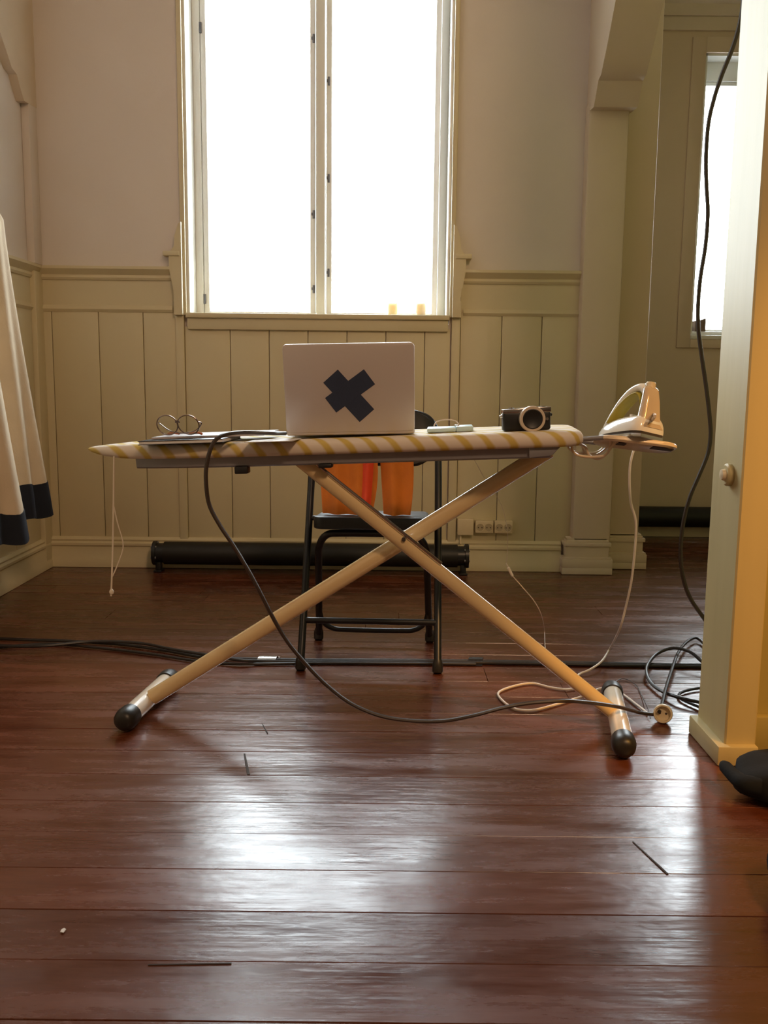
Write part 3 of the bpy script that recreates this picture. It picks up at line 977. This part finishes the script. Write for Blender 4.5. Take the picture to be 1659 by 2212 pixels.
mb = MB(); mb.lathe([(0.0, 0.0), (0.005, 0.0), (0.004, 0.004), (0.0, 0.0045)], 14, Matrix.Translation((-0.080, -0.028, 0.075)) @ Matrix.Rotation(R(90), 4, 'X'))
mb.build('button', iron_white, IR)
# its mains lead hangs down behind the rest and runs over the floor to the socket block
pth = [IM @ Vector((-0.100, 0.0, 0.06)), IM @ Vector((-0.125, 0.02, 0.045)), P(1385, 935, 2.42), P(1362, 1000, 2.44), P(1362, 1080, 2.45), P(1374, 1135, 2.46), P(1366, 1240, 2.50), P(1352, 1310, 2.55), P(1338, 1360, 2.60)]
def fz(px, py, z=0.0045):
    return F(px, py, z)
pth += [F(1318, 1400, 0.03), fz(1300, 1428, 0.022), fz(1275, 1446, 0.014), fz(1252, 1456), fz(1244, 1468), fz(1258, 1480), fz(1228, 1489), fz(1190, 1485), fz(1150, 1476), fz(1110, 1482), fz(1078, 1495), fz(1082, 1510), fz(1110, 1530), fz(1150, 1534), fz(1200, 1522), fz(1240, 1510), fz(1270, 1500, 0.008), fz(1300, 1487, 0.008), fz(1340, 1497), fz(1375, 1522), fz(1398, 1540)]
mb = MB(); mb.tube(spline(pth, 7), 0.0034, n=8)
mb.build('mains_lead', white_cable, IR, world=True)

# ------------------------------------------------------------------ folding chair
CHM = Matrix.Translation((-0.041, 2.704, 0)) @ Matrix.Rotation(R(-2.0), 4, 'Z')
CH = thing('folding_chair', 'black metal folding chair standing behind the ironing board', 'chair', CHM)
def yfront(z):
    return 0.40 * (z / 0.77)
half = [(0.2075, yfront(0.02), 0.02), (0.206, yfront(0.3), 0.3), (0.205, yfront(0.6), 0.6), (0.200, yfront(0.69), 0.69), (0.180, yfront(0.74), 0.74), (0.140, yfront(0.762), 0.762), (0.08, yfront(0.768), 0.768)]
full = [Vector((-x, y, z)) for x, y, z in half] + [Vector(p) for p in reversed(half)]
mb = MB(); mb.tube(spline(full, 5), 0.0115, n=12)
fr = mb.build('front_frame', black_metal, CH)
rear = [(0.187, 0.340, 0.02), (0.182, 0.30, 0.10), (0.172, 0.19, 0.30), (0.165, 0.150, 0.36), (0.140, 0.125, 0.398), (0.09, 0.122, 0.405)]
full = [Vector((-x, y, z)) for x, y, z in rear] + [Vector(p) for p in reversed(rear)]
mb = MB(); mb.tube(spline(full, 5), 0.0115, n=12)
rf = mb.build('rear_frame', black_metal, CH)
for par, x, y in ((fr, 0.2075, yfront(0.02)), (rf, 0.188, 0.343)):
    for s in (-1, 1):
        mb = MB(); mb.tube([(s * x, y - 0.002, 0.0), (s * x, y, 0.006), (s * x, y, 0.028), (s * x, y + 0.004, 0.04)], [0.012, 0.0165, 0.016, 0.0125], n=14)
        mb.build('rubber_foot', rubber, par)
mb = MB(); mb.cyl((-0.205, yfront(0.14), 0.14), (0.205, yfront(0.14), 0.14), 0.010, n=12)
mb.build('crossbar', black_metal, CH)
mb = MB(); mb.tube(spline([(-0.180, 0.29, 0.115), (-0.168, 0.30, 0.075), (-0.135, 0.305, 0.052), (-0.08, 0.305, 0.048), (0.08, 0.305, 0.048), (0.135, 0.305, 0.052), (0.168, 0.30, 0.075), (0.180, 0.29, 0.115)], 6), 0.0085, n=12)
mb.build('crossbar', black_metal, CH)
mb = MB()
seat_o = rrect(-0.178, 0.178, 0.072, 0.41, 0.03, 5)
mb.loft([[Vector((0 + x * s_, 0.24 + (y - 0.24) * s_, z)) for x, y in seat_o] for s_, z in ((0.96, 0.424), (0.995, 0.428), (1.0, 0.440), (1.0, 0.452), (0.985, 0.461), (0.94, 0.465))])
for v in mb.bm.verts:
    v.co.z -= (v.co.y - 0.072) * 0.085
mb.build('seat', black_plast, CH)
for s in (-1, 1):
    mb = MB()
    mb.cyl((s * 0.17, yfront(0.435), 0.435), (s * 0.212, yfront(0.435), 0.435), 0.008, n=12)
    mb.build('pivot_pin', black_metal, CH)
th = math.atan2(0.40, 0.77)
BMx = Matrix.Translation((0, yfront(0.68) - 0.004, 0.68)) @ Matrix.Rotation(-th, 4, 'X')
mb = MB()
n_ = 13
rings = []
pl = rrect(-0.193, 0.193, -0.090, 0.098, 0.070, 7)
for yy in (-0.014, -0.010, 0.0, 0.004):
    s_ = 0.97 if yy in (-0.014, 0.004) else 1.0
    rings.append([Vector((x * s_, yy + 0.016 - 0.5 * x * x, z * s_)) for x, z in pl])
mb.loft(rings, M=BMx)
mb.build('backrest', black_plast, CH)

# orange jacket hung over the chair back
JK = thing('orange_jacket', 'orange jacket with red lining hung over the folding chair back', 'jacket', CHM @ Matrix.Translation((0, 0.30, 0.47)))
def cloth(x_of, z0, z1, y_of, th_, waves, name, m, ph=0.0, nseg=26, nz=14, par=None):
    rings = []
    for j in range(nz):
        t_ = j / (nz - 1)
        z = z0 + (z1 - z0) * t_
        xa, xb = x_of(t_)
        yb_ = y_of(z)
        front, back = [], []
        for i in range(nseg):
            u = i / (nseg - 1)
            e = math.sin(math.pi * u) ** 0.5
            wv = 0.010 * math.sin(waves * math.pi * u + ph + t_ * 0.8) * (1.2 - 0.6 * t_)
            x = xa + (xb - xa) * u
            front.append(CHM @ Vector((x, yb_ - th_ * e + wv, z)))
            back.append(CHM @ Vector((x, yb_ + th_ * 0.6 * e + wv, z)))
        rings.append(front + list(reversed(back)))
    m_ = MB(); m_.loft(rings)
    return m_.build(name, m, JK if par is None else par, world=True, angle=80)
yj = lambda z: 0.140 + 0.95 * min(0.13, z - 0.467) + 0.52 * max(0, z - 0.597)
cloth(lambda t_: (-0.150 - 0.026 * math.sin(math.pi * min(1, t_ * 1.4 + 0.1) * 0.5), 0.000 + 0.012 * math.sin(math.pi * min(1.0, t_ * 1.5))), 0.4640, 0.78, yj, 0.020, 5, 'body', orange_m)
cloth(lambda t_: (0.034 - 0.022 * min(1, 1.6 * t_), 0.112 + 0.014 * math.sin(math.pi * min(1, 0.15 + t_)) - 0.022 * max(0, t_ - 0.5)), 0.4640, 0.78, yj, 0.022, 3, 'sleeve', orange_m, 1.0)
cloth(lambda t_: (-0.050 + 0.004 * t_, -0.006 + 0.008 * t_), 0.468, 0.775, lambda z: yj(z) - 0.016, 0.012, 2, 'lining', red_m, 0.5)
mb = MB()
zt = 0.785
mb.loft([[CHM @ Vector((x, yy, z)) for x in (-0.165, -0.1, 0.0, 0.06, 0.092)] for yy, z in ((0.300, 0.70), (0.338, 0.77), (0.372, 0.796), (0.405, 0.800), (0.431, 0.785), (0.427, 0.70), (0.421, 0.70), (0.425, 0.783), (0.404, 0.794), (0.374, 0.790), (0.344, 0.768), (0.305, 0.70), (0.300, 0.70))], cap=False, closed=False)
mb.build('shoulder', orange_m, JK, world=True, angle=70)

# ------------------------------------------------------------------ heaters, sockets, small fixtures
def heater(name, label, x0, x1, yc, zc, r, group=None):
    T = thing(name, label, 'heater', ((x0 + x1) / 2, yc, 0), group=group)
    mb = MB()
    mb.cyl((x0 + 0.05, yc, zc), (x1 - 0.05, yc, zc), r, n=32)
    mb.build('tube', heater_m, T, world=True)
    for xa, xb, s in ((x0, x0 + 0.06, 1), (x1 - 0.06, x1, -1)):
        mb = MB()
        c0, c1 = (xa, xa + 0.016) if s > 0 else (xb - 0.016, xb)
        mb.cyl((xa, yc, zc), (xb, yc, zc), r * 0.86, n=28)
        mb.cyl((c0, yc, zc), (c1, yc, zc), r * 1.06, n=28)
        e = mb.build('end_cap', black_metal, T, world=True)
        for k_ in range(6):
            a = k_ * math.pi / 3 + 0.3
            mb = MB(); pz = Vector((c0 - 0.004, yc + r * 0.92 * math.cos(a), zc + r * 0.92 * math.sin(a)))
            mb.cyl(pz, pz + Vector((0.024, 0, 0)), 0.006, n=6)
            mb.build('bolt', tray_m, e, world=True)
        mb = MB()
        xm = xa + 0.022 if s > 0 else xb - 0.022
        mb.box(xm - 0.012, xm + 0.012, yc - 0.02, yc + 0.02, 0.0, zc - r * 0.7, 0.003)
        mb.box(xm - 0.018, xm + 0.018, yc - 0.035, yc + 0.035, 0.0, 0.008, 0.002)
        mb.build('stand', black_metal, T, world=True)
    return T
heater('tube_heater', 'long black tubular heater along the floor under the main window', -1.045, 0.385, 4.155, 0.083, 0.052)
heater('tube_heater', 'black tubular heater under the side room window behind the post', 1.36, 2.9, 5.17, 0.125, 0.058)

def socket(xa, za, label):
    T = thing('power_socket', label, 'socket', (xa, YB - 0.014, za), group=None)
    mb = MB(); mb.box(xa, xa + 0.083, YB - 0.050, YB - 0.013, za, za + 0.056, 0.003)
    p = mb.build('plate', ivory_plast, T, world=True)
    for c in (0.022, 0.061):
        mb = MB()
        Mx = Matrix.Translation((xa + c, YB - 0.0505, za + 0.026)) @ Matrix.Rotation(R(90), 4, 'X')
        mb.lathe([(0.0172, -0.004), (0.0172, 0.0008), (0.0190, 0.0015), (0.0198, 0.0005), (0.0198, -0.004)], 24, Mx)
        rr_ = mb.build('socket_well', ivory_plast, p, world=True)
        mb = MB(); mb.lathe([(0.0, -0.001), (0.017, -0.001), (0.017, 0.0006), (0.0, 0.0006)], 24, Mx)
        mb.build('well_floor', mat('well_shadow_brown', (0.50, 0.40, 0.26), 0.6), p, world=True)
        mb = MB()
        for dx in (-0.008, 0.008):
            mb.cyl((xa + c + dx, YB - 0.051, za + 0.026), (xa + c + dx, YB - 0.0525, za + 0.026), 0.0028, n=8)
        mb.build('pin_hole', dark_m, p, world=True)
    return T
socket(0.420, 0.180, 'double power socket beside the blank square box on the back wall')
socket(0.508, 0.180, 'double power socket nearest the pilaster with a thin lead below')
JB = thing('junction_box', 'blank square cream junction box low on the wall left of the sockets', 'junction box', (0.372, YB - 0.014, 0.17))
mb = MB(); mb.box(0.338, 0.412, YB - 0.055, YB - 0.013, 0.170, 0.244, 0.005)
mb.build('box', ivory_plast, JB, world=True)
mb = MB(); mb.tube(spline([(0.355, YB - 0.035, 0.172), (0.354, YB - 0.040, 0.15), (0.352, YB - 0.07, 0.13)], 5), 0.004, n=8)
mb.build('conduit', ivory_plast, JB, world=True)
# round switch on the post
SW = thing('round_switch', 'small round cream switch on the side of the near post', 'switch', (PX0, 2.13, 0.668))
Mx = Matrix.Translation((PX0, 2.13, 0.668)) @ Matrix.Rotation(R(-90), 4, 'Y')
mb = MB(); mb.lathe([(0.0, 0.0), (0.026, 0.0), (0.026, 0.010), (0.022, 0.014), (0.0, 0.014)], 28, Mx)
mb.build('base', post_paint, SW, world=True)
mb = MB(); mb.lathe([(0.0, 0.013), (0.014, 0.013), (0.012, 0.022), (0.0, 0.024)], 24, Mx)
mb.build('knob', ivory_plast, SW, world=True)

# candles on the sill and the block on the side window
def candle(x, label):
    mb = MB(); mb.lathe([(0.0, 0.0), (0.020, 0.0), (0.0225, 0.004), (0.0235, 0.03), (0.0225, 0.060), (0.0235, 0.064), (0.021, 0.064), (0.019, 0.058), (0.0, 0.057)], 24, Matrix.Translation((x, 4.315, WZ0 + 0.0102)))
    T = thing('pillar_candle', label, 'candle', (x, 4.315, WZ0 + 0.0102), group='candles on the window sill')
    mb.build('wax', cup_m, T, world=True)
    mb = MB(); mb.cyl((x, 4.315, WZ0 + 0.066), (x + 0.001, 4.315, WZ0 + 0.073), 0.0012, n=6)
    mb.build('wick', dark_m, T, world=True)
candle(0.030, 'stubby cream candle on the window sill, the one nearer the mullion')
candle(0.157, 'stubby cream candle on the window sill, the one nearer the right casing')
q = P(1511, 697, AY + 0.05)
mb = MB(); mb.box(q.x - 0.030, q.x + 0.030, AY + 0.03, AY + 0.09, AZ0 + 0.0322, AZ0 + 0.092, 0.003)
mb.prism([(q.x - 0.026, AZ0 + 0.091), (q.x + 0.030, AZ0 + 0.091), (q.x + 0.030, AZ0 + 0.106), (q.x + 0.010, AZ0 + 0.098)], 'y', AY + 0.035, AY + 0.085)
tag(mb.build('wooden_block', wood_block), 'small brown block standing on the side room window sill', 'block')

# ------------------------------------------------------------------ hanging garments at the left
def garment(name, label, cx, cy, ztop, zhem, hem_h, wx_top, wx_bot, wy, ph, folds, lean=0.0):
    T = thing(name, label, 'coat', (cx, cy, zhem - hem_h))
    n = 72
    def ring(z, g=1.0):
        t_ = (ztop - z) / (ztop - zhem)
        hw = wx_top + (wx_bot - wx_top) * max(0.0, t_) ** 1.15
        pts = []
        for i in range(n):
            a = i * 2 * math.pi / n
            am = 0.020 + 0.09 * min(1.1, max(0, t_))
            f_ = 1 + am * math.sin(folds * a + ph) + 0.4 * am * math.sin(folds * 1.7 // 1 * a + 2 * ph + t_)
            pts.append(Vector((max(LX + 0.02, cx + lean * t_ + hw * g * math.cos(a) * f_), cy + (0.05 + (wy - 0.05) * t_) * g * math.sin(a) * f_, z + 0.006 * math.sin(folds * a))))
        return pts
    zs = [ztop - (ztop - zhem) * (i / 15) for i in range(16)]
    mb = MB(); mb.loft([ring(ztop + 0.04, 0.4)] + [ring(z) for z in zs])
    mb.build('cloth', robe_m, T, world=True, angle=80)
    mb = MB(); mb.loft([ring(zhem + 0.015, 1.02), ring(zhem - hem_h * 0.5, 1.01), ring(zhem - hem_h, 1.0), ring(zhem - hem_h + 0.004, 0.9)])
    mb.build('hem', navy_m, T, world=True, angle=80)
    # the hook it hangs from
    mb = MB(); mb.tube(spline([(LX + 0.002, cy, ztop + 0.10), (cx - 0.02, cy, ztop + 0.10), (cx, cy, ztop + 0.09), (cx, cy, ztop + 0.03)], 6), 0.005, n=8)
    mb.build('hanging_loop', black_metal, T, world=True)
garment('hanging_coat', 'cream coat with navy hem at the left wall, nearer the back corner', -1.40, 3.42, 1.42, 0.468, 0.11, 0.03, 0.135, 0.13, 0.4, 7)
garment('hanging_coat', 'cream coat with navy hem at the left wall, the nearer and longer one', -1.345, 3.06, 1.35, 0.412, 0.085, 0.03, 0.135, 0.14, 1.5, 6)

# ------------------------------------------------------------------ cables and floor bits
def cable(name, pts, r, m, label, sub=7):
    mb = MB(); mb.tube(spline(pts, sub), r, n=8)
    return tag(mb.build(name, m), label, 'cable')
rC = 0.0052
tail = [(680, 1426), (800, 1426), (940, 1427), (1028, 1428), (1200, 1431), (1400, 1435), (1530, 1437), (1640, 1438)]
s1 = [(-120, 1376), (-40, 1378), (60, 1382), (150, 1385), (260, 1392), (350, 1404), (430, 1418), (520, 1423), (580, 1424)]
s2 = [(-120, 1390), (-40, 1393), (80, 1396), (200, 1386), (300, 1389), (370, 1402), (450, 1415), (520, 1426), (580, 1428)]
s3 = [(-120, 1404), (-40, 1402), (100, 1391), (220, 1400), (330, 1413), (420, 1427), (500, 1434), (580, 1434)]
z = rC
cable('power_cable', [F(x, y, rC) for x, y in s1 + tail], rC, cable_m, 'black floor cable, the rear strand of the taped bundle')
cable('power_cable', [F(x, y, rC + (0.0125 if x < 540 else 0.002)) for x, y in s2] + [F(x, y + 3.2, rC) for x, y in tail], rC, cable_m, 'black floor cable, the middle strand of the taped bundle')
cable('power_cable', [F(x, y, rC) for x, y in s3] + [F(x, y + 6.4, rC) for x, y in tail[:4]], rC * 0.9, cable_m, 'black floor cable, the front strand of the bundle crossing from the left')
def tape(name, px, py, w_, d_, m, label):
    c = F(px, py)
    mb = MB()
    rings = []
    for i in range(13):
        u = i / 12 * 2 - 1
        zz = 0.0012 + 0.0135 * math.exp(-(u * 2.2) ** 4)
        y = c.y + u * d_
        rings.append([(c.x - w_ + 0.01 * u, y, zz), (c.x + w_ + 0.006 * u, y, zz), (c.x + w_ + 0.006 * u, y, zz - 0.001), (c.x - w_ + 0.01 * u, y, zz - 0.001)])
    mb.loft([[Vector(p) for p in r_] for r_ in rings])
    return tag(mb.build(name, m), label, 'tape')
tape('tape_strip', 579, 1428, 0.028, 0.046, silver_tape_m, 'shiny silver tape strip holding the floor cables')
tape('tape_strip', 1028, 1430, 0.022, 0.040, black_tape_m, 'black tape strip holding the floor cables on the right')

# laptop lead: over the board's near edge, down and across to the socket block
lead = [Vector((-0.2455, 2.298, topz(-0.236, 2.30) + 0.011)), P(590, 936, 2.22), P(540, 934, 2.20), P(500, 936, 2.165), P(474, 944, 2.135), P(458, 962, 2.115), P(447, 1000, 2.105), P(445, 1040, 2.10), P(452, 1090, 2.10), P(475, 1135, 2.10), P(505, 1180, 2.10),
        P(535, 1230, 2.10), P(562, 1280, 2.10), P(590, 1335, 2.10), P(620, 1385, 2.10), P(655, 1428, 2.10), P(700, 1475, 2.10), P(755, 1518, 2.10), P(820, 1546, 2.10), P(890, 1557, 2.10), P(960, 1557, 2.10), P(1025, 1545, 2.10), P(1090, 1528, 2.11), P(1150, 1518, 2.12), P(1220, 1514, 2.13), P(1265, 1517, 2.165), P(1300, 1521, 2.185), P(1335, 1527, 2.205)]
lead += [F(1366, 1535, 0.048), F(1385, 1540, 0.030), F(1412, 1543, 0.022)]
cable('laptop_lead', lead, 0.0048, brown_cable, 'dark brown lead drooping from the laptop over the board edge to the floor socket')

# trailing socket block on the floor
pb = F(1428, 1558)
SB = thing('trailing_socket', 'round cream trailing socket on the floor beside the post', 'socket', (pb.x, pb.y, 0))
Mx = Matrix.Translation((pb.x, pb.y - 0.012, 0.0255)) @ Matrix.Rotation(R(-18), 4, 'Z') @ Matrix.Rotation(R(78), 4, 'X')
mb = MB(); mb.lathe([(0.0, -0.035), (0.012, -0.034), (0.018, -0.026), (0.024, -0.010), (0.0245, 0.006), (0.023, 0.009), (0.0195, 0.009), (0.0185, -0.004), (0.0, -0.004)], 28, Mx)
mb.build('body', ivory_plast, SB, world=True)
mb = MB()
for dx in (-0.008, 0.008):
    mb.lathe([(0.0, -0.004), (0.003, -0.004), (0.003, -0.003), (0.0, -0.003)], 10, Mx @ Matrix.Translation((dx, 0, 0)))
mb.build('pin_hole', dark_m, SB, world=True)
cord = [F(1424, 1538, 0.030), F(1430, 1520, 0.022), F(1438, 1488, 0.026), F(1450, 1450, 0.026), F(1464, 1412, 0.026), F(1482, 1388, 0.02), F(1503, 1378, 0.014), F(1520, 1390, 0.01), F(1535, 1410, 0.012), F(1560, 1440, 0.024),
        F(1590, 1462, 0.008)]
mb = MB(); mb.tube(spline(cord, 8), 0.0048, n=8)
mb.build('flex', cable_m, SB, world=True)
cable('power_cable', [F(1600, 1475, 0.02), F(1540, 1450, 0.02), F(1515, 1428, 0.03), F(1490, 1408, 0.044), F(1455, 1400, 0.042), F(1420, 1412, 0.026), F(1400, 1435, 0.022), F(1397, 1455, 0.018), F(1408, 1477, 0.010), F(1430, 1493, 0.012), F(1465, 1506, 0.017), F(1520, 1518, 0.017), F(1580, 1522, 0.017)], 0.0052, cable_m, 'black cable making a round loop on the floor beside the post')
cable('power_cable', [F(1600, 1500, 0.006), F(1530, 1487, 0.006), F(1495, 1489, 0.006), F(1470, 1497, 0.006), F(1468, 1507, 0.006), F(1490, 1519, 0.006), F(1530, 1533, 0.006), F(1590, 1540, 0.006)], 0.0040, cable_m, 'thin black cable coil flat on the floor against the post')
cable('thin_wire', [F(1405, 1552, 0.004), F(1400, 1532, 0.012), F(1385, 1500, 0.003), F(1372, 1478, 0.003), F(1345, 1466, 0.003), F(1318, 1480, 0.003)], 0.0012, brown_cable, 'hair-thin brown wire looping from the floor socket to the board foot')
# cable hanging from above behind the post
hang = [(1612, -260), (1610, -120), (1605, 0), (1598, 50), (1582, 105), (1560, 160), (1542, 215), (1530, 270), (1525, 340), (1526, 400), (1529, 460), (1524, 530), (1513, 600), (1508, 660), (1509, 715), (1516, 770), (1526, 840), (1533, 900), (1535, 940), (1529, 980), (1511, 1025), (1490, 1075), (1476, 1130), (1470, 1190), (1475, 1245), (1490, 1290), (1515, 1328)]
pts = [P(x, y, 2.40) for x, y in hang] + [P(1545, 1368, 2.42), P(1580, 1410, 2.45)]
b_ = F(1600, 1430, 0.006)
pts += [F(1610, 1440, 0.034), F(1640, 1462, 0.006)]
cable('hanging_cable', pts, 0.0054, brown_cable, 'black cable hanging in front of the side room window, left of the post')
# charging lead with pale plug
CB = thing('charging_lead', 'thin white charging lead with a pale plug, beyond the right crossed leg', 'cable', F(1165, 1330, 0))
tip0, tip1 = P(1093, 1217, 2.62), P(1107, 1244, 2.62)
mb = MB(); mb.tube(spline([P(1020, 985, 2.44), P(1045, 1030, 2.46), P(1080, 1085, 2.50), P(1095, 1140, 2.55), P(1096, 1190, 2.60), tip0], 7), 0.0009, n=6)
mb.tube(spline([tip1, P(1130, 1270, 2.66), P(1155, 1300, 2.72), P(1170, 1330, 2.78), F(1176, 1362, 0.01), F(1178, 1400, 0.012), F(1186, 1424, 0.020), F(1196, 1444, 0.017), F(1215, 1466, 0.003)], 7), 0.0014, n=6)
mb.build('wire', white_cable, CB, world=True)
mb = MB(); mb.tube([tip0, tip0.lerp(tip1, 0.3), tip0.lerp(tip1, 0.35), tip1], [0.0022, 0.0022, 0.0046, 0.0042], n=10)
mb.build('plug', foot_m, CB, world=True)
# bag in the right foreground, leaning on the partition
def lump(cx, cy, cz, rx, ry, rz, seed, n=28, m=18):
    rnd = random.Random(seed)
    ph = [rnd.random() * 6 for _ in range(6)]
    rings = []
    for j in range(m + 1):
        v = -math.pi / 2 + math.pi * j / m
        r_ = []
        for i in range(n):
            a = i * 2 * math.pi / n
            f_ = 1 + 0.05 * math.sin(3 * a + ph[0] + v) + 0.04 * math.sin(5 * a + ph[1] - 2 * v) + 0.03 * math.sin(4 * v + ph[2] + 2 * a)
            cv = max(1e-3, math.cos(v)) ** 0.6
            sv = math.copysign(abs(math.sin(v)) ** 0.7, math.sin(v))
            r_.append(Vector((cx + rx * cv * math.cos(a) * f_, cy + ry * cv * math.sin(a) * f_, max(0.0015, cz + rz * sv * f_))))
        rings.append(r_)
    return rings
BG = thing('black_bag', 'black nylon bag with a stub strap on the floor in front of the post', 'bag', (0.99, 1.88, 0))
mb = MB(); mb.loft(lump(0.955, 1.885, 0.040, 0.205, 0.110, 0.044, 3))
mb.build('body', bag_m, BG, world=True, angle=80)
mb = MB()
mb.tube(spline([F(1645, 1700, 0.045), F(1612, 1694, 0.045), F(1590, 1680, 0.045), F(1570, 1660, 0.048), F(1561, 1649, 0.050)], 5), [0.022, 0.020, 0.017, 0.015, 0.014, 0.007], n=14)
mb.build('strap_end', bag_m, BG, world=True)
q = F(1655, 1960)
mb = MB(); mb.loft(lump(q.x + 0.095, q.y + 0.0, 0.05, 0.095, 0.09, 0.052, 9))
tag(mb.build('black_pouch', bag_m), 'black cloth pouch at the right edge, nearest the camera', 'pouch')
q = F(136, 2011)
mb = MB(); mb.prism([(q.x - 0.003, q.y - 0.004), (q.x + 0.003, q.y - 0.006), (q.x + 0.004, q.y + 0.003), (q.x, q.y + 0.006), (q.x - 0.003, q.y + 0.003)], 'z', 0.0002, 0.0016)
tag(mb.build('paint_chip', paper_m), 'tiny white chip lying on the bare floorboards at lower left', 'chip')
